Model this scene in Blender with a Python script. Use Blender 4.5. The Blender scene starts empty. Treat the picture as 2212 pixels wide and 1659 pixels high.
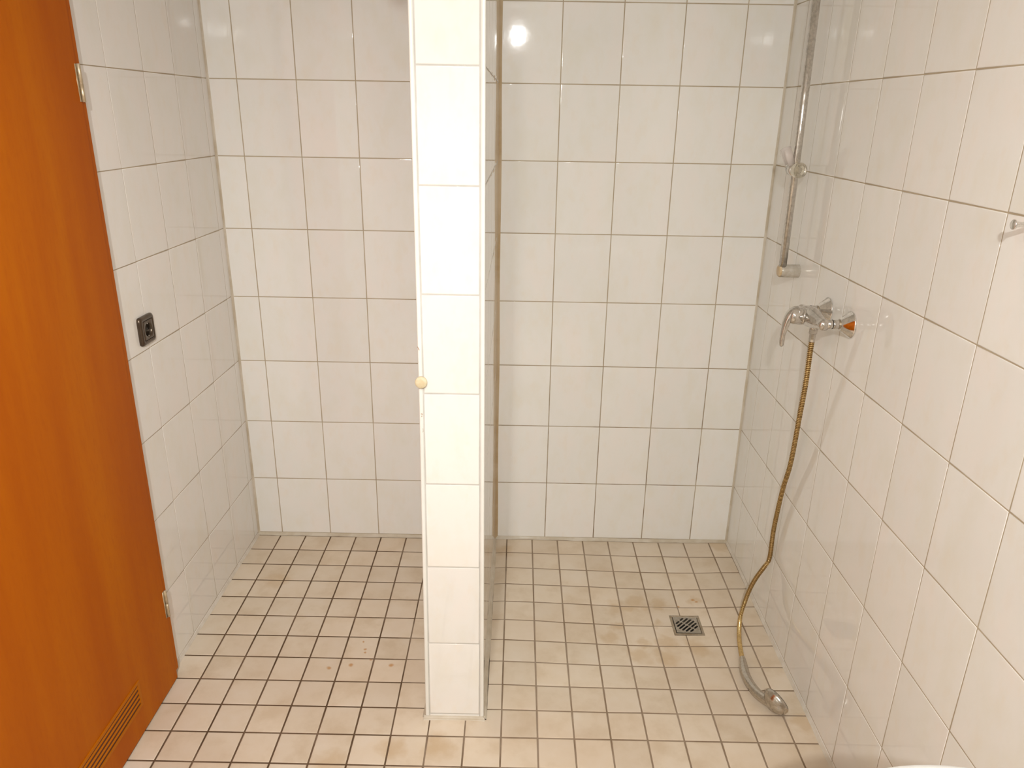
import bpy, bmesh, math, random
from mathutils import Vector, Matrix
random.seed(7)
S = bpy.context.scene
C = S.collection
# ------------------------------------------------------------------ camera
F_PX = 1618.9
yaw, pitch, roll = -0.0042, -0.347, 0.0164
fw = Vector((math.sin(yaw)*math.cos(pitch), math.cos(yaw)*math.cos(pitch), math.sin(pitch)))
rt = Vector((math.cos(yaw), -math.sin(yaw), 0)); up = rt.cross(fw)
r2 = math.cos(roll)*rt + math.sin(roll)*up
u2 = -math.sin(roll)*rt + math.cos(roll)*up
cam = bpy.data.objects.new('camera', bpy.data.cameras.new('camera')); C.objects.link(cam)
cam.matrix_world = Matrix(((r2.x, u2.x, -fw.x, 0.9788), (r2.y, u2.y, -fw.y, -2.7056), (r2.z, u2.z, -fw.z, 1.6598), (0, 0, 0, 1)))
cam.data.sensor_width = 36; cam.data.lens = 36*F_PX/2212; cam.data.clip_start = 0.02
S.camera = cam
# ------------------------------------------------------------------ world, exposure
w = bpy.data.worlds.new('world'); S.world = w; w.use_nodes = True
w.node_tree.nodes['Background'].inputs[0].default_value = (1, .93, .85, 1)
w.node_tree.nodes['Background'].inputs[1].default_value = 0.0
S.view_settings.view_transform = 'Standard'; S.view_settings.look = 'None'
S.view_settings.exposure = -1.0; S.view_settings.gamma = 1; S.view_settings.use_curve_mapping = False
LAMP = 1500.0                    # emission strength of the frosted lamp domes
LAMP_COL = (.965, .99, .985)
SPOT_W = 205.0                  # watts of the directed beam of each spotlight
LAMPS = [((.955, -3.25, 2.235), 1.40, (.60, -.70, .0), 135, 'ceiling spotlight over the back of the room, farthest from the showers'),
         ((0.81, -1.96, 2.121), 0.05, (1.80, -.20, .20), 80, 'ceiling spotlight hanging nearest to the tiled partition'),
         ((0.80, -2.46, 2.163), 0.38, (-.35, -.40, .0), 84, 'ceiling spotlight in the middle of the row of three')]
# ------------------------------------------------------------------ room constants (metres)
XL, XR, TL, TR = -0.0737, 1.8664, 0.0061, 0.0031
Z1, H, W = 0.2594, 0.249, 0.2
F, XF0, G0 = 0.104, 0.9567, 0.1138
CEIL, YF = 2.32, -4.3
ZL = [Z1 + H*(k-1) for k in range(0, 11)]
HT = [[3,3,2,1,1,0,0,1,3,4],[6,5,3,2,1,-1,0,0,2,4],[6,4,1,-1,-3,-5,-5,-4,1,3],[5,2,0,-2,-6,-8,-9,-6,0,3],
      [3,1,-2,-6,-10,-11,-12,-10,-4,0],[3,1,-5,-8,-13,-13.5,-13.5,-11,-6,-2],[2,-1,-5,-9,-12,-13,-12.5,-9,-5,-2],
      [1,-1,-5,-8,-9,-11,-9,-7,-4,-2],[1,-2,-4,-5,-5,-6,-6,-4,-3,-1],[1,0,-1,-2,-1,-2,-2,-1,0,0],[0,0,0,0,0,0,0,0,0,0]]
def fl(x, y):
    """height of the tiled floor: a slight fall towards the drain of the shower bay"""
    z = 0.0036*y - 0.0004*(x-1)
    p = (x-XF0)/F; q = (-y-G0)/F + 1
    if p < -0.6 or q > 10: return z
    if q < 0: q = 0
    k = 1.0
    if p < 0: k = 1+p/0.6; p = 0
    p = min(p, 8.999); i, j = int(p), min(int(q), 9); a, b = p-i, min(q-j, 1)
    h = (HT[j][i]*(1-a)+HT[j][i+1]*a)*(1-b) + (HT[j+1][i]*(1-a)+HT[j+1][i+1]*a)*b
    return z + k*h*0.001
# ------------------------------------------------------------------ materials
def mat(name, col=(.8,.8,.8), rough=.5, metal=0, **kw):
    m = bpy.data.materials.new(name); m.use_nodes = True
    b = m.node_tree.nodes['Principled BSDF']
    b.inputs['Base Color'].default_value = (*col, 1); b.inputs['Roughness'].default_value = rough
    b.inputs['Metallic'].default_value = metal
    for k, v in kw.items(): b.inputs[k].default_value = v
    return m
class NT:
    def __init__(s, m): s.t = m.node_tree; s.b = s.t.nodes['Principled BSDF']
    def n(s, kind, **kw):
        n = s.t.nodes.new(kind)
        for k, v in kw.items():
            if k.startswith('i_'):
                n.inputs[int(k[2:]) if k[2:].isdigit() else k[2:]].default_value = v
            else: setattr(n, k, v)
        return n
    def l(s, a, b): s.t.links.new(a, b)
    def math(s, op, a, b=None, c=None):
        n = s.t.nodes.new('ShaderNodeMath'); n.operation = op
        for i, v in enumerate((a, b, c)):
            if v is None: continue
            if isinstance(v, (int, float)): n.inputs[i].default_value = v
            else: s.l(v, n.inputs[i])
        return n.outputs[0]
    def vm(s, op, a, b):
        n = s.t.nodes.new('ShaderNodeVectorMath'); n.operation = op
        for i, v in enumerate((a, b)):
            if isinstance(v, tuple): n.inputs[i].default_value = v
            else: s.l(v, n.inputs[i])
        return n.outputs['Value'] if op in ('DISTANCE', 'LENGTH') else n.outputs[0]
    def noise(s, vec, scale, detail=3, rough=.5):
        n = s.n('ShaderNodeTexNoise'); n.inputs['Scale'].default_value = scale
        n.inputs['Detail'].default_value = detail; n.inputs['Roughness'].default_value = rough
        s.l(vec, n.inputs['Vector']); return n.outputs['Fac']
    def ramp(s, fac, stops):
        n = s.n('ShaderNodeValToRGB'); e = n.color_ramp.elements
        while len(e) < len(stops): e.new(.5)
        for q, (p, c) in zip(e, stops):
            q.position = p; q.color = (*c, 1) if isinstance(c, tuple) else (c, c, c, 1)
        s.l(fac, n.inputs[0]); return n.outputs[0]
    def mix(s, fac, a, b):
        n = s.n('ShaderNodeMix'); n.data_type = 'RGBA'
        if isinstance(fac, (int, float)): n.inputs[0].default_value = fac
        else: s.l(fac, n.inputs[0])
        for i, v in ((6, a), (7, b)):
            if isinstance(v, tuple): n.inputs[i].default_value = (*v, 1)
            else: s.l(v, n.inputs[i])
        return n.outputs[2]
    def pos(s): return s.n('ShaderNodeTexCoord').outputs['Object']
    def bump(s, h, strength, dist):
        n = s.n('ShaderNodeBump'); n.inputs['Strength'].default_value = strength; n.inputs['Distance'].default_value = dist
        s.l(h, n.inputs['Height']); s.l(n.outputs[0], s.b.inputs['Normal'])
def tile_pos(t):
    p = t.pos(); a = t.n('ShaderNodeAttribute', attribute_name='rnd')
    off = t.vm('SCALE', a.outputs['Vector'], (0, 0, 0))
    sc = t.n('ShaderNodeVectorMath', operation='SCALE'); t.l(a.outputs['Vector'], sc.inputs[0]); sc.inputs['Scale'].default_value = 37
    return p, t.vm('ADD', p, sc.outputs[0]), a.outputs['Fac']
def m_walltile():
    m = mat('glazed_wall_tile', rough=.035); t = NT(m)
    p, q, r = tile_pos(t)
    mp = t.n('ShaderNodeMapping'); mp.inputs['Scale'].default_value = (1, 1, .55); t.l(q, mp.inputs[0])
    n1 = t.noise(mp.outputs[0], 11, 4, .55); n2 = t.noise(mp.outputs[0], 26, 3, .6)
    c = t.ramp(n1, [(.30, (.825, .780, .700)), (.5, (.845, .805, .750)), (.70, (.865, .800, .740))])
    c = t.mix(t.math('MULTIPLY', t.ramp(n2, [(.52, 0.), (.72, 1.)]), .42), c, (.835, .75, .64))
    v = t.math('ADD', t.math('MULTIPLY', r, .05), .975)
    sc = t.n('ShaderNodeVectorMath', operation='SCALE'); t.l(c, sc.inputs[0]); t.l(v, sc.inputs['Scale'])
    t.l(sc.outputs[0], t.b.inputs['Base Color'])
    t.bump(t.noise(q, 22, 2, .5), .09, .0012)
    return m
def m_wallgrout():
    m = mat('wall_grout', rough=.85); t = NT(m); p = t.pos()
    n = t.noise(p, 6, 4, .6); sep = t.n('ShaderNodeSeparateXYZ'); t.l(p, sep.inputs[0])
    base = t.ramp(n, [(.35, (.40, .31, .20)), (.65, (.50, .41, .29))])
    # mould grown in the joints low on the shower bay's back wall
    low = t.ramp(sep.outputs[2], [(.35, 1.), (1.0, 0.)])
    right = t.math('MULTIPLY', t.math('GREATER_THAN', sep.outputs[0], .92), t.math('GREATER_THAN', sep.outputs[1], -.02))
    d = t.math('MULTIPLY', t.math('MULTIPLY', low, right), t.ramp(t.noise(p, 9, 3, .6), [(.38, 0.), (.62, 1.)]))
    t.l(t.mix(t.math('MULTIPLY', d, .8), base, (.16, .09, .035)), t.b.inputs['Base Color'])
    return m
STAIN = [(1.356,-.438,.05),(1.436,-.403,.05),(1.511,-.409,.035),(1.40,-.44,.035),(1.344,-.537,.035),(1.321,-.599,.04),(1.50,-.52,.028),
         (1.506,-.617,.04),(1.427,-.62,.035),(1.495,-.69,.05),(1.403,-.69,.05),(1.65,-.385,.03),(1.60,-.64,.05),(1.83,-.03,.05),
         (.785,-1.086,.055),(.655,-1.10,.05),(.50,-1.16,.06),(.80,-.03,.12),(.95,-.10,.05),(1.84,-.97,.05),(.10,-.32,.06)]
RUST = [(.404,-.785,.010),(.472,-.769,.010),(.501,-.695,.007),(.601,-.765,.009),(.532,-.743,.007),(.49,-.66,.005),(.505,-.71,.006),(1.645,-.384,.009),(1.655,-.395,.006),(1.588,-.42,.006)]
def m_floortile():
    m = mat('floor_tile', rough=.42); t = NT(m); p, q, r = tile_pos(t)
    n1 = t.noise(q, 9, 5, .6); n2 = t.noise(p, 3.2, 3, .55)
    c = t.ramp(n1, [(.32, (.645, .515, .37)), (.5, (.725, .605, .465)), (.68, (.75, .64, .515))])
    c = t.mix(t.math('MULTIPLY', t.ramp(n2, [(.42, 0.), (.66, 1.)]), .35), c, (.62, .47, .33))
    nz = t.n('ShaderNodeTexNoise'); nz.inputs['Scale'].default_value = 24; nz.inputs['Detail'].default_value = 4; t.l(p, nz.inputs['Vector'])
    w1 = t.vm('SUBTRACT', nz.outputs['Color'], (.5, .5, .5))
    sc = t.n('ShaderNodeVectorMath', operation='SCALE'); t.l(w1, sc.inputs[0]); sc.inputs['Scale'].default_value = .09
    pw = t.vm('ADD', p, sc.outputs[0]); sc2 = t.n('ShaderNodeVectorMath', operation='SCALE'); t.l(w1, sc2.inputs[0]); sc2.inputs['Scale'].default_value = .02
    pr = t.vm('ADD', p, sc2.outputs[0])
    def blobs(L, vec, z):
        acc = None
        for x, y, rad in L:
            fl_ = t.vm('MULTIPLY', vec, (1, 1, 0))
            d = t.vm('DISTANCE', fl_, (x, y, 0))
            k = t.math('MULTIPLY', t.math('SUBTRACT', rad, d), 1.6/rad)
            acc = k if acc is None else t.math('MAXIMUM', acc, k)
        n = t.n('ShaderNodeClamp'); t.l(acc, n.inputs[0]); return n.outputs[0]
    c = t.mix(t.math('MULTIPLY', blobs(STAIN, pw, 0), .45), c, (.54, .36, .18))
    c = t.mix(t.math('MULTIPLY', blobs(RUST, pr, 0), .75), c, (.50, .22, .04))
    v = t.math('ADD', t.math('MULTIPLY', r, .09), .955)
    s = t.n('ShaderNodeVectorMath', operation='SCALE'); t.l(c, s.inputs[0]); t.l(v, s.inputs['Scale'])
    t.l(s.outputs[0], t.b.inputs['Base Color'])
    t.bump(t.noise(p, 90, 3, .6), .2, .0006)
    return m
def m_floorgrout():
    m = mat('floor_grout', rough=.9); t = NT(m); p = t.pos()
    sep = t.n('ShaderNodeSeparateXYZ'); t.l(p, sep.inputs[0])
    n = t.noise(p, 5, 4, .6)
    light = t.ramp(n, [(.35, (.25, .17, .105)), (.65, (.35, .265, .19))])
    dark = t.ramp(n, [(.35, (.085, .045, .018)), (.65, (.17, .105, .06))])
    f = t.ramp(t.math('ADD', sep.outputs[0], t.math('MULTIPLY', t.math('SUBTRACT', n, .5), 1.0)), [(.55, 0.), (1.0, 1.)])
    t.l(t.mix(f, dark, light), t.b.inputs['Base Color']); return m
def m_noisy(name, c1, c2, scale, rough, metal=0, lo=.4, hi=.6, bump=0, stretch=(1,1,1), **kw):
    m = mat(name, c1, rough, metal, **kw); t = NT(m)
    mp = t.n('ShaderNodeMapping'); mp.inputs['Scale'].default_value = stretch; t.l(t.pos(), mp.inputs[0])
    n = t.noise(mp.outputs[0], scale, 4, .6); t.l(t.ramp(n, [(lo, c1), (hi, c2)]), t.b.inputs['Base Color'])
    if bump: t.bump(n, bump, .001)
    return m
M = {}
M['wt'] = m_walltile(); M['wg'] = m_wallgrout(); M['ft'] = m_floortile(); M['fg'] = m_floorgrout()
M['pg'] = m_noisy('pale_partition_joint', (.52, .48, .43), (.60, .56, .51), 8, .8)
M['sil'] = m_noisy('silicone_pale', (.52, .43, .31), (.64, .56, .45), 9, .35)
M['silp'] = m_noisy('silicone_white', (.62, .54, .44), (.70, .63, .54), 20, .35)
M['silb'] = m_noisy('silicone_browned', (.46, .32, .17), (.56, .43, .28), 6, .3)
M['trim'] = m_noisy('white_plastic_trim', (.80, .77, .70), (.84, .81, .75), 4, .3)
def m_door():
    m = mat('orange_beech_laminate', rough=.5, **{'Specular IOR Level': .12}); t = NT(m)
    mp = t.n('ShaderNodeMapping'); mp.inputs['Scale'].default_value = (1, 1, .09); t.l(t.pos(), mp.inputs[0])
    a = t.noise(mp.outputs[0], 6.5, 5, .62); mp2 = t.n('ShaderNodeMapping'); mp2.inputs['Scale'].default_value = (1, 1, .25); t.l(t.pos(), mp2.inputs[0])
    b = t.noise(mp2.outputs[0], 140, 2, .5)
    c = t.ramp(a, [(.33, (.40, .084, 0)), (.5, (.445, .104, 0)), (.68, (.49, .130, 0))])
    c = t.mix(t.math('MULTIPLY', t.ramp(b, [(.5, 0.), (.72, 1.)]), .18), c, (.34, .065, 0))
    t.l(c, t.b.inputs['Base Color']); return m
M['door'] = m_door()
M['vent'] = mat('orange_vent_plastic', (.47, .135, 0), .5, **{'Specular IOR Level': .15})
M['slot'] = mat('dark_slot', (.10, .022, .002), .8)
M['hinge'] = m_noisy('worn_hinge_metal', (.62, .52, .36), (.48, .37, .23), 60, .38, .55)
def m_chrome(name='worn_chrome', col=(.70, .67, .63), r0=.10, r1=.30):
    m = mat(name, col, .15, 1); t = NT(m)
    n = t.noise(t.pos(), 55, 4, .6); t.l(t.ramp(n, [(.4, (r0,)*3), (.7, (r1,)*3)]), t.b.inputs['Roughness'])
    n2 = t.noise(t.pos(), 120, 3, .6); t.l(t.ramp(n2, [(.35, tuple(c*.78 for c in col)), (.6, col)]), t.b.inputs['Base Color'])
    return m
M['chrome'] = m_chrome(); M['chrome2'] = m_chrome('bright_chrome', (.84, .82, .79), .05, .12)
M['shine'] = m_chrome('dulled_hand_shower_plating', (.60, .56, .50), .16, .3)
M['darkrefl'] = m_chrome('dark_reflection', (.30, .29, .28), .15, .3)  # dark tone for the reflection modelled on the mixer's side
M['black'] = mat('black_rubber', (.02, .018, .016), .5)
M['gold'] = m_chrome('yellowed_hose_crest', (.86, .64, .30), .18, .32)
M['gold2'] = mat('brown_hose_groove', (.16, .075, .012), .45, .5)
M['steel'] = m_noisy('brushed_steel', (.50, .46, .40), (.40, .36, .30), 80, .32, .9)
M['steel2'] = m_noisy('stained_steel', (.36, .28, .19), (.44, .38, .30), 60, .42, .8)
M['bronze'] = m_noisy('bronze_lacquer', (.115, .085, .06), (.095, .07, .05), 30, .28, .75)
M['bronze2'] = mat('dark_socket_well', (.05, .04, .028), .4, .3)
M['cream'] = m_noisy('cream_rubber', (.72, .62, .42), (.66, .53, .32), 60, .6)
M['capy'] = m_noisy('yellowed_cap_plastic', (.62, .47, .29), (.50, .34, .18), 45, .35)
M['bracket'] = m_noisy('clouded_bracket_plastic', (.50, .45, .37), (.58, .53, .46), 70, .2, .35)
M['clear'] = mat('clear_yellowish_plastic', (.93, .90, .80), .06, 0, **{'Transmission Weight': .93, 'IOR': 1.45})
M['clear2'] = mat('clear_plastic', (.80, .70, .64), .15, 0, **{'Alpha': .42})
M['white'] = mat('white_ceramic', (.82, .80, .76), .08)
M['ceil'] = mat('white_ceiling_paint', (.90, .88, .84), .9)
M['nozzle'] = mat('dark_spray_face', (.05, .045, .04), .5)
M['brownmark'] = mat('brown_chip', (.34, .16, .05), .8)
M['canwhite'] = mat('white_lamp_housing', (.75, .73, .70), .4)
m = mat('lit_frosted_glass', (1, 1, 1), .5); m.node_tree.nodes['Principled BSDF'].inputs['Emission Color'].default_value = (*LAMP_COL, 1)
m.node_tree.nodes['Principled BSDF'].inputs['Emission Strength'].default_value = LAMP; M['lamp'] = m
# ------------------------------------------------------------------ mesh helpers
class Acc:
    def __init__(s): s.v = []; s.f = []; s.m = []; s.r = []
    def add(s, vs, fs, mi=0, rnd=0.):
        o = len(s.v); s.v += [tuple(v) for v in vs]
        for f in fs: s.f.append([i+o for i in f]); s.m.append(mi); s.r.append(rnd)
    def obj(s, name, mats, parent=None, smooth=True, loc=None, flip=False):
        me = bpy.data.meshes.new(name)
        vs = s.v if loc is None else [(a-loc[0], b-loc[1], c-loc[2]) for a, b, c in s.v]
        me.from_pydata(vs, [], s.f)
        for k in (mats if isinstance(mats, (list, tuple)) else [mats]): me.materials.append(M[k])
        me.polygons.foreach_set('material_index', s.m); me.polygons.foreach_set('use_smooth', [smooth]*len(s.f))
        a = me.attributes.new('rnd', 'FLOAT', 'FACE'); a.data.foreach_set('value', s.r)
        bm = bmesh.new(); bm.from_mesh(me); bmesh.ops.recalc_face_normals(bm, faces=bm.faces) if not flip else None
        bm.to_mesh(me); bm.free(); me.update()
        o = bpy.data.objects.new(name, me); C.objects.link(o)
        if loc is not None: o.location = loc
        if parent is not None:
            o.parent = parent; q = parent; wl = Vector((0, 0, 0))
            while q is not None: wl += q.location; q = q.parent
            o.location = (Vector(loc) if loc is not None else Vector((0, 0, 0)))-wl
        return o
def empty(name, loc, label=None, cat=None, group=None, kind=None):
    o = bpy.data.objects.new(name, None); C.objects.link(o); o.location = loc; o.empty_display_size = .05
    return tag(o, label, cat, group, kind)
def tag(o, label=None, cat=None, group=None, kind=None):
    if label: o['label'] = label
    if cat: o['category'] = cat
    if group: o['group'] = group
    if kind: o['kind'] = kind
    return o
def sub_rects(rect, holes):
    out = [rect]
    for h in holes:
        nx = []
        for a, b, c, d in out:
            A, B, Cc, D = max(a, h[0]), min(b, h[1]), max(c, h[2]), min(d, h[3])
            if A >= B or Cc >= D: nx.append((a, b, c, d)); continue
            if a < A: nx.append((a, A, c, d))
            if B < b: nx.append((B, b, c, d))
            if c < Cc: nx.append((A, B, c, Cc))
            if D < d: nx.append((A, B, D, d))
        out = nx
    return out
RINGS = [(0, -.0010), (.0002, -.0004), (.0008, -.00008), (.0026, 0), (.009, 0)]
def tiles(acc, P, us, vs, bounds, holes=(), gap=.003, rings=RINGS, jit=0):
    """P(u,v,d) -> point. Fills bounds with bevelled tiles over a recessed joint bed."""
    ub, vb = (bounds[0], bounds[1]), (bounds[2], bounds[3])
    U = [ub[0]]+[u for u in us if ub[0]+.001 < u < ub[1]-.001]+[ub[1]]
    V = [vb[0]]+[v for v in vs if vb[0]+.001 < v < vb[1]-.001]+[vb[1]]
    for i in range(len(U)-1):
        for j in range(len(V)-1):
            rnd = random.random()
            pieces = sub_rects((U[i], U[i+1], V[j], V[j+1]), holes); whole = pieces == [(U[i], U[i+1], V[j], V[j+1])]
            for a, b, c, d in pieces:
                acc.add([P(a, c, -.0008), P(b, c, -.0008), P(b, d, -.0008), P(a, d, -.0008)], [(0, 1, 2, 3)], 1, rnd)
                if not whole:      # a tile cut round an opening: joints only at its own edges
                    a += gap/2*(a == U[i]); b -= gap/2*(b == U[i+1]); c += gap/2*(c == V[j]); d -= gap/2*(d == V[j+1])
                    if b-a < .003 or d-c < .003: continue
                    q = [P(a, c, 0), P(b, c, 0), P(b, d, 0), P(a, d, 0), P(a, c, -.001), P(b, c, -.001), P(b, d, -.001), P(a, d, -.001)]
                    acc.add(q[:4], [(0, 1, 2, 3)], 0, rnd); acc.add(q, [(0, 1, 5, 4), (1, 2, 6, 5), (2, 3, 7, 6), (3, 0, 4, 7)], 0, rnd)
                    continue
                a, b, c, d = a+gap/2, b-gap/2, c+gap/2, d-gap/2
                if b-a < .004 or d-c < .004: continue
                k = min(1, (b-a)/.022, (d-c)/.022); vv = []; ff = []
                tx, ty = random.uniform(-1, 1)*jit, random.uniform(-1, 1)*jit
                for ins, dep in rings:
                    ins *= k
                    for (x, y) in ((a+ins, c+ins), (b-ins, c+ins), (b-ins, d-ins), (a+ins, d-ins)):
                        vv.append(P(x, y, dep + (tx*(x-(a+b)/2)+ty*(y-(c+d)/2))))
                n = len(rings)
                for r in range(n-1):
                    for e in range(4): ff.append((4*r+e, 4*r+(e+1) % 4, 4*r+4+(e+1) % 4, 4*r+4+e))
                ff.append((4*n-4, 4*n-3, 4*n-2, 4*n-1))
                acc.add(vv, ff, 0, rnd)
def frame_from(axis):
    a = Vector(axis).normalized(); t = Vector((0, 0, 1)) if abs(a.z) < .9 else Vector((1, 0, 0))
    x = a.cross(t).normalized(); return x, a.cross(x).normalized(), a
def lathe(acc, o, axis, prof, seg=32, mi=0, cap0=True, cap1=True, ell=(1, 1)):
    x, y, a = frame_from(axis); o = Vector(o); vs = []; fs = []
    for r, h in prof:
        for k in range(seg):
            t = 2*math.pi*k/seg; vs.append(o+a*h+x*(r*ell[0]*math.cos(t))+y*(r*ell[1]*math.sin(t)))
    for i in range(len(prof)-1):
        for k in range(seg): fs.append((i*seg+k, i*seg+(k+1) % seg, (i+1)*seg+(k+1) % seg, (i+1)*seg+k))
    if cap0: fs.append(tuple(reversed(range(seg))))
    if cap1: fs.append(tuple(range((len(prof)-1)*seg, len(prof)*seg)))
    acc.add(vs, fs, mi)
def catmull(pts, n):
    out = []; P = [pts[0]]+list(pts)+[pts[-1]]
    for i in range(1, len(P)-2):
        for k in range(n):
            t = k/n; out.append(tuple(.5*((2*b)+(-a+c)*t+(2*a-5*b+4*c-d)*t*t+(-a+3*b-3*c+d)*t**3) for a, b, c, d in zip(P[i-1], P[i], P[i+1], P[i+2])))
    out.append(tuple(pts[-1])); return out
def sweep(acc, pts, radf, seg=14, mi=None, caps=True, flat=None):
    """tube along pts; radf(i,s) gives radius; mi(i) the material; flat=(normal dir, ratio)"""
    pts = [Vector(p) for p in pts]; n = len(pts); T = []
    for i in range(n): T.append((pts[min(i+1, n-1)]-pts[max(i-1, 0)]).normalized())
    x = T[0].orthogonal().normalized() if flat is None else Vector(flat[0]); s = 0; vs = []; fs = []; mm = []
    for i in range(n):
        if i: s += (pts[i]-pts[i-1]).length
        x = (x-T[i]*x.dot(T[i])).normalized(); y = T[i].cross(x); r = radf(i, s)
        ry = r if flat is None else r*flat[1](i/(n-1))
        for k in range(seg):
            t = 2*math.pi*k/seg; vs.append(pts[i]+x*r*math.cos(t)+y*ry*math.sin(t))
    for i in range(n-1):
        for k in range(seg): fs.append((i*seg+k, i*seg+(k+1) % seg, (i+1)*seg+(k+1) % seg, (i+1)*seg+k)); mm.append(mi(i) if mi else 0)
    o = len(acc.v); acc.v += [tuple(v) for v in vs]
    for f, q in zip(fs, mm): acc.f.append([j+o for j in f]); acc.m.append(q); acc.r.append(0.)
    if caps:
        acc.f.append([o+k for k in reversed(range(seg))]); acc.m.append(mm[0]); acc.r.append(0.)
        acc.f.append([o+(n-1)*seg+k for k in range(seg)]); acc.m.append(mm[-1]); acc.r.append(0.)
def box(acc, x0, x1, y0, y1, z0, z1, mi=0, f=None, bev=0):
    b = bev; vs = []; fs = []
    if not b:
        vs = [(x, y, z) for z in (z0, z1) for x, y in ((x0, y0), (x1, y0), (x1, y1), (x0, y1))]
        fs = [(3, 2, 1, 0), (4, 5, 6, 7), (0, 1, 5, 4), (1, 2, 6, 5), (2, 3, 7, 6), (3, 0, 4, 7)]
    else:
        bm = bmesh.new(); bmesh.ops.create_cube(bm, size=1)
        for v in bm.verts: v.co = Vector(((x0+x1)/2+v.co.x*(x1-x0), (y0+y1)/2+v.co.y*(y1-y0), (z0+z1)/2+v.co.z*(z1-z0)))
        bmesh.ops.bevel(bm, geom=bm.edges[:]+bm.verts[:], offset=b, segments=2, affect='EDGES', profile=.5)
        bm.verts.index_update(); vs = [tuple(v.co) for v in bm.verts]; fs = [[v.index for v in q.verts] for q in bm.faces]; bm.free()
    if f: vs = [f(*v) for v in vs]
    acc.add(vs, fs, mi)
def struct(o): return tag(o, kind='structure')
# ------------------------------------------------------------------ room shell
PX0, PX1, PY = 0.7435, 0.9035, -0.980      # partition
a = Acc()
us = [0.0258+W*k for k in range(4)]; tiles(a, lambda u, v, d: (u, -d, v), us, ZL, (-.088, PX0+.002, -.03, CEIL))
us = [1.1134+W*k for k in range(-1, 4)]; tiles(a, lambda u, v, d: (u, -d, v), us, ZL, (.9, 1.875, -.03, CEIL))
struct(a.obj('wall_back', ['wt', 'wg']))
NL = Vector((1, -TL, 0)).normalized(); NR = Vector((-1, -TR, 0)).normalized()
def PL(u, v, d): return (XL-u*TL+d*NL.x, -u+d*NL.y, v)
def PR(u, v, d): return (XR-u*TR+d*NR.x, -u+d*NR.y, v)
a = Acc(); tiles(a, PL, [.0454+W*k for k in range(22)], ZL, (-.01, 4.31, -.03, CEIL), holes=[(.832, 1.72, -.1, 2.06)], gap=.0026)
struct(a.obj('wall_left', ['wt', 'wg']))
a = Acc(); tiles(a, PR, [.1202+W*k for k in range(22)], ZL, (-.01, 4.31, -.03, CEIL), gap=.0028)
struct(a.obj('wall_right', ['wt', 'wg']))
a = Acc(); tiles(a, lambda u, v, d: (1.87-u, YF+d, v), [.15+W*k for k in range(11)], ZL, (0, 1.98, -.03, CEIL))
struct(a.obj('wall_front', ['wt', 'wg']))
a = Acc(); box(a, -.15, 1.92, YF-.05, .05, CEIL, CEIL+.03); struct(a.obj('ceiling', 'ceil', smooth=False))
DX0, DX1, DY0, DY1 = 1.5415, 1.6462, -.5775, -.4700    # drain
a = Acc()
FV = [-G0-F*k for k in range(-1, 42)]; FV.sort()
hol = [(DX0, DX1, DY0, DY1), (PX0-.012, PX1+.010, PY-.006, .2)]
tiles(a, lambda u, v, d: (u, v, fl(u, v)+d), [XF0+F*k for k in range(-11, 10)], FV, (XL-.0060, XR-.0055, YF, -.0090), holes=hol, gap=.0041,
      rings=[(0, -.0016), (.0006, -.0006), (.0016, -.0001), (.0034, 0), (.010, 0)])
box(a, -.12, 1.90, YF-.02, .02, -.09, -.055, 1)
# joint bed along the edges
for x0, x1 in ((-.11, XL+.0095), (XR-.0115, 1.88)):
    for k in range(44):
        y0, y1 = YF+k*.1, min(0, YF+(k+1)*.1)
        if y1 > y0: a.add([(x0, y0, fl(x0, y0)-.0011), (x1, y0, fl(x1, y0)-.0011), (x1, y1, fl(x1, y1)-.0011), (x0, y1, fl(x0, y1)-.0011)], [(0, 1, 2, 3)], 1)
for k in range(40):
    x0, x1 = -.1+k*.05, -.1+(k+1)*.05
    a.add([(x0, -.012, fl(x0, -.012)-.0011), (x1, -.012, fl(x1, -.012)-.0011), (x1, 0, fl(x1, 0)-.0011), (x0, 0, fl(x0, 0)-.0011)], [(0, 1, 2, 3)], 1)
struct(a.obj('floor', ['ft', 'fg']))
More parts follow.
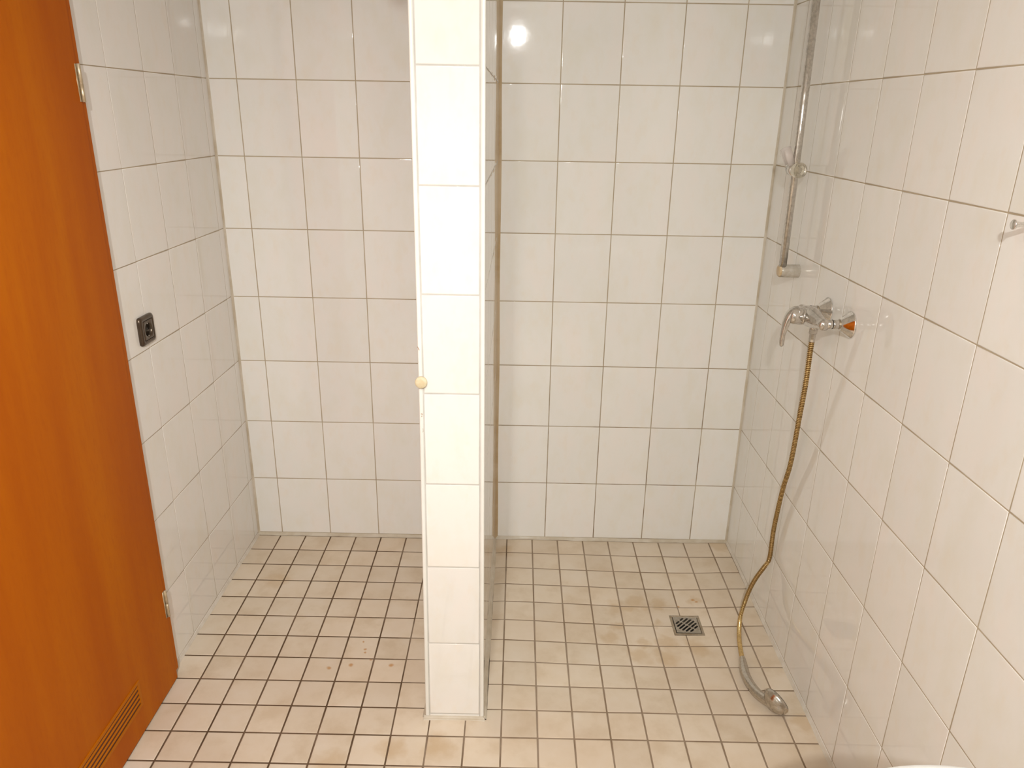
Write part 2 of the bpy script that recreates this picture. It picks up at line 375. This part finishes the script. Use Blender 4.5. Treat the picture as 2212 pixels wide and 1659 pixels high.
# partition: tiled faces, white corner trims
def lean(x, z): return x - (.0068*max(0, 1-z/1.0) if x < .85 else 0)
a = Acc()
tiles(a, lambda u, v, d: (lean(u, v), PY-d, v), [PX0+.0107, PX1-.0107], ZL, (PX0, PX1, -.03, CEIL), gap=.0034)
tiles(a, lambda u, v, d: (PX1+u*.004+d, PY+u, v), [.012, .2, .4, .6, .8], ZL, (0, .985, -.03, CEIL))
tiles(a, lambda u, v, d: (lean(PX0, v)+u*.003-d, PY+u, v), [.012, .2, .4, .6, .8], ZL, (0, .985, -.03, CEIL))
part = struct(a.obj('wall_partition', ['wt', 'pg']))
for side, sgn in ((PX0, 1), (PX1, -1)):
    a = Acc(); n = 24
    prof = [(.0008, .010), (-.0010, .009), (-.0012, .002), (-.0004, -.0006), (.0018, -.0014), (.0088, -.0014), (.0092, -.0004), (.0092, .003)]
    vs = []; fs = []
    for k in range(n+1):
        z = k/n*(CEIL-.004)+.004
        for (du, dv) in prof: vs.append((lean(side, z)+sgn*du, PY+dv, z))
    m_ = len(prof)
    for k in range(n):
        for e in range(m_-1): fs.append((k*m_+e, k*m_+e+1, (k+1)*m_+e+1, (k+1)*m_+e))
    a.add(vs, fs)
    o = a.obj('edge_trim', 'trim', part)
    if sgn == 1:
        o['label'] = 'left white corner trim with brown chips'
        b = Acc()
        def mark(x, z, pts):
            c = Vector((x, PY-.00175, z)); q = [c+Vector((p[0], 0, p[1])) for p in pts]
            q2 = [v+Vector((0, .0006, 0)) for v in q]; nn = len(q)
            b.add(q+q2, [tuple(range(nn)), tuple(reversed(range(nn, 2*nn)))]+[(i, (i+1) % nn, nn+(i+1) % nn, nn+i) for i in range(nn)])
        mark(.7465, 1.1240, [(-.0045, .004), (-.003, .003), (-.0005, -.002), (.001, -.006), (-.0008, -.005), (-.0030, .0005)])
        mark(.7485, .9520, [(-.0030, .001), (.0005, .002), (.0022, .000), (.0018, -.001), (0, .0002)])
        mark(.7482, .9475, [(-.001, -.003), (.0002, .0015), (.0014, -.0008)])
        mark(.7488, .9090, [(.0016, .005), (.0022, .005), (.0024, -.004), (.0004, -.006), (.0002, -.0052), (.0017, -.0038)])
        b.obj('trim_chip', 'brownmark', o, smooth=False)
# silicone joints
def fillet(name, path, nrm, mk, wdt=.0085, hgt=.0095, step=.03):
    a = Acc(); vs = []; fs = []; n = 0
    for (p, q) in zip(path[:-1], path[1:]):
        L = (Vector(q)-Vector(p)).length; k = max(1, int(L/step))
        for i in range(k+(q == path[-1])):
            t = i/k; x, y = p[0]+(q[0]-p[0])*t, p[1]+(q[1]-p[1])*t
            j = 1+.12*math.sin(41*x+17*y)+.08*math.sin(113*x-71*y)
            nx, ny = nrm
            for du, dz in ((-.001, hgt*1.05), (.0006, hgt), (wdt*.35*j, hgt*.5), (wdt*.8*j, hgt*.17), (wdt*j, .0004), (wdt*j, -.004)):
                X, Y = x+nx*du, y+ny*du; vs.append((X, Y, fl(X, Y)+dz))
            n += 1
    for i in range(n-1):
        for e in range(5): fs.append((i*6+e, i*6+e+1, i*6+7+e, i*6+6+e))
    a.add(vs, fs); return struct(a.obj(name, mk))
fillet('trim_1', [(XL, 0), (PX0-.004, 0)], (0, -1), 'sil')
fillet('trim_2', [(PX1, 0), (XR, 0)], (0, -1), 'sil')
fillet('trim_3', [(XL, 0), (XL-.815*TL, -.815)], (1, 0), 'silp', .0065, .008)
fillet('trim_4', [(XR, 0), (XR+YF*TR, YF)], (-1, 0), 'silp', .0065, .008)
fillet('trim_5', [(PX1+.003, 0), (PX1, PY-.005)], (1, 0), 'sil')
fillet('trim_6', [(PX0-.002, 0), (PX0-.007, PY)], (-1, 0), 'sil')
fillet('trim_7', [(PX0-.0125, PY), (PX1+.0045, PY)], (0, -1), 'sil', .0105, .0065)
def vfillet(name, x, y, dx, dy, mk, wdt):
    a = Acc(); vs = []; fs = []; n = 60
    for k in range(n+1):
        z = k/n*CEIL; w_ = wdt*(1+.1*math.sin(9*z+x))
        for u, v in ((w_, -.0003), (w_*.55, w_*.18), (w_*.18, w_*.55), (-.0003, w_)): vs.append((x+dx*u, y+dy*v, z))
    for k in range(n):
        for e in range(3): fs.append((k*4+e, k*4+e+1, k*4+5+e, k*4+4+e))
    a.add(vs, fs); return struct(a.obj(name, mk))
vfillet('trim_8', XL, 0, 1, -1, 'sil', .0075)
vfillet('trim_9', XR, 0, -1, -1, 'sil', .0075)
vfillet('trim_10', PX1+.0035, 0, 1, -1, 'silb', .0115)
vfillet('trim_11', PX0+.002, 0, -1, -1, 'sil', .0095)
# ------------------------------------------------------------------ door
DYE = -.8238
def sh(x, y, z): return (x, y+.0050*z, z)
door = empty('door_1', (-.05, -1.25, 0), kind='structure')
a = Acc(); box(a, -.094, -.0475, -1.700, DYE-.021, .004, 2.03, f=sh, bev=.0015); a.obj('door_leaf', 'door', door, smooth=False)
a = Acc()
box(a, -.105, -.0515, DYE-.0205, DYE, .024, 2.08, f=sh, bev=.001)
box(a, -.105, -.0515, -1.745, -1.702, .02, 2.08, f=sh, bev=.001)
box(a, -.105, -.0515, -1.745, DYE, 2.035, 2.085, f=sh, bev=.001)
a.obj('door_casing', 'door', door, smooth=False)
for z0, z1_, lab in ((1.668, 1.752, 'pale upper hinge'), (.226, .318, 'tarnished lower hinge')):
    a = Acc(); zc = (z0+z1_)/2; x, y = -.0440, DYE-.0200+.005*zc
    lathe(a, (x, y, z0), (0, 0, 1), [(.0032, 0), (.0042, .001), (.0042, zc-z0-.0012), (.0034, zc-z0-.0008), (.0034, zc-z0+.0008), (.0042, zc-z0+.0012), (.0042, z1_-z0-.001), (.003, z1_-z0)], 20)
    box(a, -.052, -.0465, y-.002, y+.002, z0+.003, z1_-.003)
    box(a, -.0485, -.0468, y-.0105, y-.002, z0+.001, z1_-.001)
    o = a.obj('hinge', 'hinge', door); o['label'] = lab
a = Acc(); x0 = -.0475; gy0, gy1, gz0, gz1 = -1.500, -1.047, .0875, .1715
box(a, x0-.001, x0+.0025, gy0, gy1, gz1-.009, gz1); box(a, x0-.001, x0+.0025, gy0, gy1, gz0, gz0+.009)
box(a, x0-.001, x0+.0025, gy0, gy0+.010, gz0+.009, gz1-.009); box(a, x0-.001, x0+.0025, gy1-.010, gy1, gz0+.009, gz1-.009)
for k in range(1, 5):
    zc = gz0+.0090+.0060+.0045+(k-1)*.0150
    vs = [(x0+.0002, y, zc+.0050) for y in (gy0+.009, gy1-.009)]+[(x0+.0020, y, zc-.0020) for y in (gy0+.009, gy1-.009)]+[(x0+.0002, y, zc-.0045) for y in (gy0+.009, gy1-.009)]
    a.add(vs, [(0, 1, 3, 2), (2, 3, 5, 4), (0, 2, 4), (1, 5, 3), (0, 4, 5, 1)])
g = a.obj('vent_grille', 'vent', door, smooth=False)
a = Acc(); box(a, x0-.0008, x0+.0004, gy0+.006, gy1-.006, gz0+.006, gz1-.006); a.obj('vent_slots', 'slot', g, smooth=False)
# ------------------------------------------------------------------ power socket
def rrect(cy, cz, hw, r, n=48):
    out = []
    for k in range(n):
        t = 2*math.pi*(k+.5)/n; c, s = math.cos(t), math.sin(t)
        q = max(abs(c), abs(s)); y, z = c/q*hw, s/q*hw
        lim = hw-r
        if abs(y) > lim and abs(z) > lim:
            ang = math.atan2(abs(z)-lim, abs(y)-lim); y = math.copysign(lim+r*math.cos(ang), y); z = math.copysign(lim+r*math.sin(ang), z)
        out.append((cy+y, cz+z))
    return out
def circ(cy, cz, r, n=48): return [(cy+r*math.cos(2*math.pi*(k+.5)/n), cz+r*math.sin(2*math.pi*(k+.5)/n)) for k in range(n)]
def loft(a, loops, mi=0, cap=False):
    vs = []; n = len(loops[0][1]); fs = []
    for x, L in loops: vs += [(x, y, z) for y, z in L]
    for i in range(len(loops)-1):
        for k in range(n): fs.append((i*n+k, i*n+(k+1) % n, (i+1)*n+(k+1) % n, (i+1)*n+k))
    if cap: fs.append(tuple(range((len(loops)-1)*n, len(loops)*n)))
    a.add(vs, fs, mi)
sy, sz, sx = -.6560, 1.0640, XL-.656*TL
soc = empty('power_socket', (sx, sy, sz), 'dark bronze square wall socket beside the orange door', 'socket')
a = Acc(); R_ = lambda hw, r: rrect(sy, sz, hw, r)
loft(a, [(sx-.001, R_(.0405, .008)), (sx+.004, R_(.0412, .009)), (sx+.0075, R_(.0405, .009)), (sx+.0100, R_(.0380, .0085)), (sx+.0112, R_(.034, .007)), (sx+.0108, R_(.0292, .003)), (sx+.0095, R_(.0284, .002)), (sx+.004, R_(.0284, .002))])
a.obj('socket_frame', 'bronze', soc)
a = Acc(); loft(a, [(sx+.003, R_(.0274, .002)), (sx+.0100, R_(.0272, .002)), (sx+.0108, R_(.0262, .002)), (sx+.0108, circ(sy, sz, .0205)), (sx+.0100, circ(sy, sz, .0198)), (sx+.0022, circ(sy, sz, .0192))])
ins = a.obj('socket_insert', 'bronze', soc)
a = Acc(); lathe(a, (sx+.0012, sy, sz), (1, 0, 0), [(.0196, 0), (.0196, .0014)], 40)
for dy in (-.0095, .0095): lathe(a, (sx+.0024, sy+dy, sz), (1, 0, 0), [(.0035, 0), (.0035, .0006), (.0028, .0006)], 14, 1)
a.obj('socket_well', ['bronze2', 'black'], ins)
for s_ in (-1, 1):
    a = Acc(); box(a, sx+.003, sx+.0098, sy-.0022, sy+.0022, sz+s_*.0176-.0012, sz+s_*.0176+.0012, bev=.0005)
    a.obj('earth_clip', 'chrome2', ins)
# ------------------------------------------------------------------ floor drain
dz = -.0149; cx, cy = (DX0+DX1)/2, (DY0+DY1)/2
drain = empty('floor_drain', (cx, cy, dz), 'square steel floor drain with slotted grate in the shower bay', 'drain')
a = Acc(); hw = .0522
def sq(h, z): return [(cx-h, cy-h, z), (cx+h, cy-h, z), (cx+h, cy+h, z), (cx-h, cy+h, z)]
L = [sq(hw, dz-.004), sq(hw, dz+.0016), sq(hw-.001, dz+.0022), sq(hw-.0075, dz+.0022), sq(hw-.0085, dz+.001), sq(hw-.0085, dz-.006), sq(hw-.011, dz-.006), sq(hw-.011, dz-.030)]
vs = sum(L, []); fs = [(i*4+k, i*4+(k+1) % 4, i*4+4+(k+1) % 4, i*4+4+k) for i in range(len(L)-1) for k in range(4)]
a.add(vs, fs); a.obj('drain_frame', 'steel2', drain, smooth=False)
a = Acc(); box(a, cx-hw+.011, cx+hw-.011, cy-hw+.011, cy+hw-.011, dz-.032, dz-.029); a.obj('drain_sump', 'black', drain, smooth=False)
bm = bmesh.new(); gh = hw-.0104
bmesh.ops.create_cube(bm, size=1)
for v in bm.verts: v.co = Vector((v.co.x*2*gh, v.co.y*2*gh, v.co.z*.003))
me = bpy.data.meshes.new('plate'); bm.to_mesh(me); bm.free()
plate = bpy.data.objects.new('plate', me); C.objects.link(plate)
ca = Acc(); d1 = Vector((.70, .714, 0)).normalized(); d2 = Vector((-.714, .70, 0))
nsl = 6
for k in range(nsl):
    off = (k-(nsl-1)/2)*.0118; half = math.sqrt(max(.0370**2-off**2, 0))
    for s_ in (-1, 1):
        lo, hi = .0018, half
        if hi-lo < .006: continue
        c0 = -d2*off; pA, pB = c0+d1*s_*lo, c0+d1*s_*hi; wv = -d2*.0035; vs = []
        n = 6; ring = []
        for i in range(n+1):
            t = -math.pi/2+math.pi*i/n; ring.append(pB-d1*s_*.0035+d1*s_*.0035*math.cos(t)+wv*math.sin(t))
        for i in range(n+1):
            t = math.pi/2+math.pi*i/n; ring.append(pA+d1*s_*.0035+d1*s_*.0035*math.cos(t)+wv*math.sin(t))
        m_ = len(ring); vs = [Vector((p.x, p.y, -.01)) for p in ring]+[Vector((p.x, p.y, .01)) for p in ring]
        ca.add(vs, [tuple(range(m_)), tuple(reversed(range(m_, 2*m_)))]+[(i, (i+1) % m_, m_+(i+1) % m_, m_+i) for i in range(m_)])
cut = ca.obj('cut', 'black', smooth=False)
md = plate.modifiers.new('b', 'BOOLEAN'); md.object = cut; md.operation = 'DIFFERENCE'; md.solver = 'EXACT'
dg = bpy.context.evaluated_depsgraph_get(); nm = bpy.data.meshes.new_from_object(plate.evaluated_get(dg))
bpy.data.objects.remove(plate); bpy.data.objects.remove(cut)
nm.name = 'drain_grate'; nm.materials.clear(); nm.materials.append(M['steel'])
gr = bpy.data.objects.new('drain_grate', nm); C.objects.link(gr); gr.parent = drain; gr.location = (0, 0, .0012)
# ------------------------------------------------------------------ shower riser rail
ry, rx = -.3560, 1.8085
xw = XR+ry*TR
rail = empty('shower_rail', (xw, ry, 1.2), 'vertical chrome riser rail on the right wall, its slider empty', 'shower rail')
a = Acc(); sweep(a, [(1.8125, ry-.004, 1.19), (1.810, ry, 1.6), (1.8035, ry+.004, 2.11)], lambda i, s: .0118, 28); a.obj('rail_tube', 'chrome', rail)
for z, lab in ((1.2055, None), (2.105, None)):
    a = Acc(); lathe(a, (xw+.002, ry, z), (-1, 0, -.01), [(.0200, 0), (.0205, .001), (.0205, .058), (.0198, .0595)], 36)
    br = a.obj('wall_bracket', 'bracket', rail)
    a = Acc(); lathe(a, (xw-.0565, ry, z), (-1, 0, -.01), [(.0195, 0), (.0195, .0045), (.0170, .0075), (.0100, .0088)], 32); a.obj('end_cap', 'capy', br)
zs = 1.512
a = Acc(); lathe(a, (1.8065, ry+.022, zs), (-.10, -1, 0), [(.014, 0), (.0180, .002), (.0180, .040), (.0165, .043)], 32); sl = a.obj('slider_body', 'chrome', rail)
a = Acc(); seg = 48; prof = [(.0170, .0), (.0215, .003), (.0225, .007), (.0225, .020), (.0205, .0240), (.0150, .0245), (.0135, .0225), (.0070, .0215)]
lathe(a, (1.8075, ry-.022, zs), (.18, -1, .04), prof, 36)
kn = a.obj('clamp_knob', 'clear', rail); kn['label'] = 'clear plastic clamp knob'
a = Acc()      # open clear cradle for the hand shower
A0 = Vector((1.7925, ry-.002, 1.527)); ax = Vector((-.40, -.10, .83)).normalized(); xx, yy, _ = frame_from(ax)
sd = Vector((-.75, -.25, -.35)); sd = (sd-ax*sd.dot(ax)).normalized(); td = ax.cross(sd)
n = 22; vs = []; fs = []
for h in (0, .050):
    for rr in (.0150, .0128):
        for k in range(n+1):
            t = math.radians(35+290*k/n); rq = rr*(1+.12*h/.05); vs.append(A0+ax*h+sd*rq*math.cos(t)+td*rq*math.sin(t))
m_ = n+1
for k in range(n):
    fs += [(k, k+1, 2*m_+k+1, 2*m_+k), (m_+k, 3*m_+k, 3*m_+k+1, m_+k+1), (k, m_+k, m_+k+1, k+1), (2*m_+k, 2*m_+k+1, 3*m_+k+1, 3*m_+k)]
fs += [(0, 2*m_, 3*m_, m_), (n, m_+n, 3*m_+n, 2*m_+n)]
a.add(vs, fs); h_ = a.obj('shower_cradle', 'clear2', rail); h_['label'] = 'empty clear plastic cradle'
# ------------------------------------------------------------------ shower mixer
zc = 1.147; my = -.700
mix_ = empty('shower_mixer', (XR+my*TR, my, zc), 'chrome single-lever shower mixer on the right wall below the rail', 'mixer tap')
bx = 1.7935
for y in (-.6225, -.7800):
    xw = XR+y*TR; zz = zc
    a = Acc(); lathe(a, (xw-.0003, y, zz), (-1, 0, 0), [(.0330, 0), (.0358, .0006), (.0362, .0028), (.0340, .0044), (.0155, .0290), (.0135, .0298)], 48)
    a.obj('escutcheon', 'chrome2', mix_)
    a = Acc(); lathe(a, (xw-.027, y, zz), (-1, 0, 0), [(.0112, 0), (.0126, .001), (.0126, .0055), (.0115, .0065)], 8, 1)
    lathe(a, (xw-.0335, y, zz), (-1, 0, 0), [(.0112, 0), (.0122, .0012), (.0122, .0150), (.0112, .0160)], 32, 0)
    lathe(a, (xw-.0488, y, zz), (-1, 0, 0), [(.0122, 0), (.0128, .0005), (.0128, .0010), (.0122, .0015)], 32, 2)
    lathe(a, (xw-.0503, y, zz), (-1, 0, 0), [(.0116, 0), (.0119, .0010), (.0119, .016)], 32, 0)
    a.obj('union_nut', ['chrome', 'steel2', 'black'], mix_)
a = Acc()
path = []; rad = []
for k in range(33):
    t = k/32; y = -.6085+t*(-.7945+.6085); u = abs(t-.5)*2
    path.append((bx-.006*(1-u*u), y, zc-.001)); e = .0155+.0125*(math.cos(min(1, u*1.15)*math.pi)+1)/2
    if u > .9: e *= math.sqrt(max(.02, 1-((u-.9)/.1)**2))
    rad.append(e)
sweep(a, path, lambda i, s: rad[i], 32)
cax = Vector((-1, 0, .06)).normalized()
lathe(a, (bx+.008, my, zc-.002), cax, [(.0225, 0), (.0248, .006), (.0250, .018), (.0240, .026), (.0232, .030)], 40)
lathe(a, (bx-.004, my, zc+.012), (0, 0, 1), [(.014, 0), (.0140, .009), (.0120, .0115), (.0070, .0125)], 28)
body = a.obj('mixer_body', 'chrome', mix_)
a = Acc(); lathe(a, Vector((bx-.0215, my, zc-.0004)), cax, [(.0200, 0), (.0222, .001), (.0222, .004), (.0212, .0048), (.0225, .006), (.0228, .012)], 40); a.obj('cartridge_ring', 'chrome', mix_)
a = Acc()
lathe(a, Vector((bx-.0335, my, zc+.0003)), cax, [(.0215, 0), (.0230, .001), (.0232, .020), (.0215, .0285), (.0160, .0335), (.008, .0350)], 40)
lv = catmull([(1.750, my, 1.1600), (1.7360, my, 1.1570), (1.7250, my, 1.1380), (1.7195, my, 1.1120), (1.7165, my, 1.0850), (1.7180, my, 1.0600)], 7)
sweep(a, lv, lambda i, s: (.0200-.0105*min(1, i/(len(lv)-1)*1.25)) if i < len(lv)-3 else .0095*(.95, .75, .35)[i-len(lv)+3], 24, flat=((0, 1, 0), lambda t: .80-.10*t))
lever = a.obj('lever', 'chrome', mix_)
a = Acc(); sweep(a, catmull([(1.7800, my-.0230, zc+.0040), (1.7870, my-.0300, zc+.000), (1.7930, my-.0330, zc-.003)], 5), lambda i, s: .0060, 14); a.obj('side_reflection', 'darkrefl', mix_)  # added dark capsule, imitates an oval reflection in the mixer's chrome
a = Acc(); ox = 1.8015
lathe(a, (ox-.001, my+.001, zc-.018), (0, 0, -1), [(.0105, 0), (.0105, .011), (.0125, .012), (.0128, .0175)], 28); a.obj('hose_outlet', 'chrome', mix_)
# ------------------------------------------------------------------ shower hose
HP = [(1.8018, -.6990, 1.078), (1.8035, -.6936, 1.0500), (1.812, -.6762, .9411), (1.820, -.6503, .8302), (1.832, -.6097, .6597), (1.838, -.564, .5396),
      (1.846, -.5226, .3802), (1.8500, -.5150, .2868), (1.8508, -.5120, .2600), (1.8475, -.5125, .2420), (1.8350, -.5180, .2250), (1.816, -.5065, .170), (1.8037, -.497, .115), (1.7925, -.498, .060),
      (1.7770, -.5220, .0190), (1.7630, -.5680, .0010), (1.7510, -.6150, -.0010), (1.7395, -.6730, .0020), (1.7325, -.7150, .0065)]
def resample(pts, step):
    pts = [Vector(p) for p in pts]; out = [pts[0]]; acc_ = 0
    for p, q in zip(pts[:-1], pts[1:]):
        L = (q-p).length; d = step-acc_
        while d <= L: out.append(p+(q-p)*(d/L)); d += step
        acc_ = (acc_+L) % step
    return out
dense = catmull(HP, 24); fine = resample(dense, .00070)
hose = empty('shower_hose', HP[0], 'yellowed ribbed metal shower hose hanging from the mixer to the floor', 'shower hose')
a = Acc(); ph = 0; phs = []
for i in range(len(fine)):
    z = fine[i].z; pitch_ = .0058 if z > .5 else (.0038 if z < .12 else .0030+.0018*max(0, (z-.3)/.2) if z > .3 else .0030)
    ph += .0007/pitch_; phs.append(ph % 1)
sweep(a, fine, lambda i, s: .0075 if phs[i] < .55 else .0058, 14, mi=lambda i: 0 if phs[i] < .55 else 1)
a.obj('hose_tube', ['gold', 'gold2'], hose)
a = Acc(); lathe(a, (1.8010, -.6990, 1.1120), (0, 0, -1), [(.0105, 0), (.0118, .001), (.0118, .013), (.0095, .0145), (.0090, .030), (.0080, .037)], 8)
a.obj('hose_nut', 'chrome', hose, smooth=False)
# ------------------------------------------------------------------ hand shower on the floor
hsh = empty('hand_shower', (1.735, -.85, fl(1.735, -.85)), 'grey chrome hand shower lying on the floor at the end of the hose', 'hand shower')
hc = Vector((1.7690, -.9330, .0375)); nf = Vector((.80, .42, .42)).normalized()
hp = catmull([(1.7330, -.7120, .0070), (1.7265, -.7450, .0110), (1.7190, -.7900, .0140), (1.7195, -.8380, .0170), (1.7285, -.8850, .0215), (1.7440, -.9180, .0270), (1.7560, -.9330, .0310)], 8)
a = Acc(); N_ = len(hp); sweep(a, hp, lambda i, s: .0090+.0050*min(1, i/(N_*.25))+.0040*max(0, i/N_-.55), 24)
a.obj('shower_handle', 'shine', hsh)
a = Acc(); lathe(a, hc-nf*.0300, nf, [(.0050, 0), (.0150, .0012), (.0240, .0050), (.0320, .0110), (.0370, .0180), (.0385, .0200), (.0385, .0205), (.0402, .0215), (.0412, .0320), (.0400, .0350)], 48)
hd = a.obj('shower_head', 'shine', hsh)
a = Acc(); lathe(a, hc+nf*.0045, nf, [(.0395, 0), (.0385, .0020), (.0330, .0026), (.0325, .0018)], 48)
for rr, nn in ((.008, 6), (.016, 12), (.025, 18)):
    x_, y_, _ = frame_from(nf)
    for k in range(nn):
        t = 2*math.pi*k/nn; lathe(a, hc+nf*.0060+x_*rr*math.cos(t)+y_*rr*math.sin(t), nf, [(.0012, 0), (.0010, .0014)], 6)
a.obj('spray_face', 'nozzle', hd)
# ------------------------------------------------------------------ rubber bumper on the partition, coat hook
kb = Vector((.7497, PY-.0016, 1.0380)); bmp = empty('wall_bumper', kb, 'round cream rubber bumper on the left edge of the tiled partition', 'bumper')
a = Acc(); lathe(a, kb, (0, -1, 0), [(.0120, 0), (.0145, .001), (.0150, .004), (.0148, .0075), (.0135, .0092), (.0060, .0100)], 40)
a.obj('bumper_pad', 'cream', bmp)
hk = Vector((XR-1.411*TR, -1.411, 1.4950)); hook = empty('coat_hook', hk, 'small chrome peg hook on the right wall at the edge of the picture', 'hook')
a = Acc(); lathe(a, hk, (-1, 0, 0), [(.0110, 0), (.0110, .003), (.0098, .0042), (.0050, .0050), (.0045, .030), (.0050, .0400), (.0062, .0415)], 28); a.obj('hook_peg', 'chrome2', hook)
a = Acc(); lathe(a, hk+Vector((-.041, 0, 0)), (-1, 0, 0), [(.0060, 0), (.0085, .0006), (.0085, .0030), (.0070, .0040)], 28); a.obj('peg_knob', 'chrome2', hook)
# ------------------------------------------------------------------ washbasin (only the far rim shows)
bc = Vector((1.545, -2.0955, .845)); wb = empty('washbasin', (bc.x, bc.y, 0), 'white ceramic washbasin, its rim just showing at the bottom right', 'washbasin')
a = Acc(); sg = 64; A_, B_ = .225, .170
def el(sx_, sy_, z, oy=0, wall=True):
    o = []
    for k in range(sg):
        t = 2*math.pi*k/sg; x = bc.x+sx_*math.cos(t); y = bc.y+oy+sy_*math.sin(t); o.append((min(x, XR-.012), y, z))
    return o
Ls = [el(.07, .06, .62), el(.13, .10, .66), el(.195, .145, .76), el(A_-.006, B_-.006, .828), el(A_, B_, .836), el(A_, B_, .843), el(A_-.004, B_-.004, .8475), el(A_-.012, B_-.012, .849), el(A_-.035, B_-.035, .846), el(A_-.045, B_-.045, .838), el(A_-.07, B_-.07, .79), el(A_-.13, B_-.12, .735), el(.03, .03, .722)]
vs = sum(Ls, []); fs = [(i*sg+k, i*sg+(k+1) % sg, (i+1)*sg+(k+1) % sg, (i+1)*sg+k) for i in range(len(Ls)-1) for k in range(sg)]
fs.append(tuple(range((len(Ls)-1)*sg, len(Ls)*sg)))
a.add(vs, fs); a.obj('basin_bowl', 'white', wb)
a = Acc(); lathe(a, (bc.x, bc.y, fl(bc.x, bc.y)+.001), (0, 0, 1), [(.11, 0), (.105, .02), (.075, .10), (.070, .50), (.085, .655)], 40); a.obj('pedestal', 'white', wb)
# ------------------------------------------------------------------ ceiling spotlights (out of frame; they light the room)
for (x, y, z), k, aim, cone, lab in LAMPS:
    sp = empty('ceiling_spotlight', (x, y, CEIL), lab, 'ceiling light', 'ceiling spotlights')
    a = Acc(); lathe(a, (x, y, CEIL), (0, 0, -1), [(.055, 0), (.055, .012), (.020, .016), (.016, max(.03, CEIL-z-.035)), (.042, max(.035, CEIL-z-.028)), (.046, CEIL-z-.002), (.040, CEIL-z-.001)], 32)
    a.obj('lamp_housing', 'canwhite', sp)
    a = Acc(); R0 = .022 if k > .5 else .018
    lathe(a, (x, y, z), (0, 0, -1), [(R0*math.cos(t), R0*math.sin(t)) for t in [math.radians(q) for q in range(0, 90, 9)]], 28); a.obj('lamp_dome', 'lamp', sp)

    L = bpy.data.lights.new('spot_beam', 'SPOT'); L.energy = SPOT_W*k; L.color = LAMP_COL; L.spot_size = math.radians(cone); L.spot_blend = 1.0; L.shadow_soft_size = .022
    lo = bpy.data.objects.new('spot_beam', L); C.objects.link(lo); lo.parent = sp; lo.location = (0, 0, z-R0-.032-CEIL)
    lo.rotation_euler = (Vector(aim)-Vector((x, y, z))).to_track_quat('-Z', 'Y').to_euler()
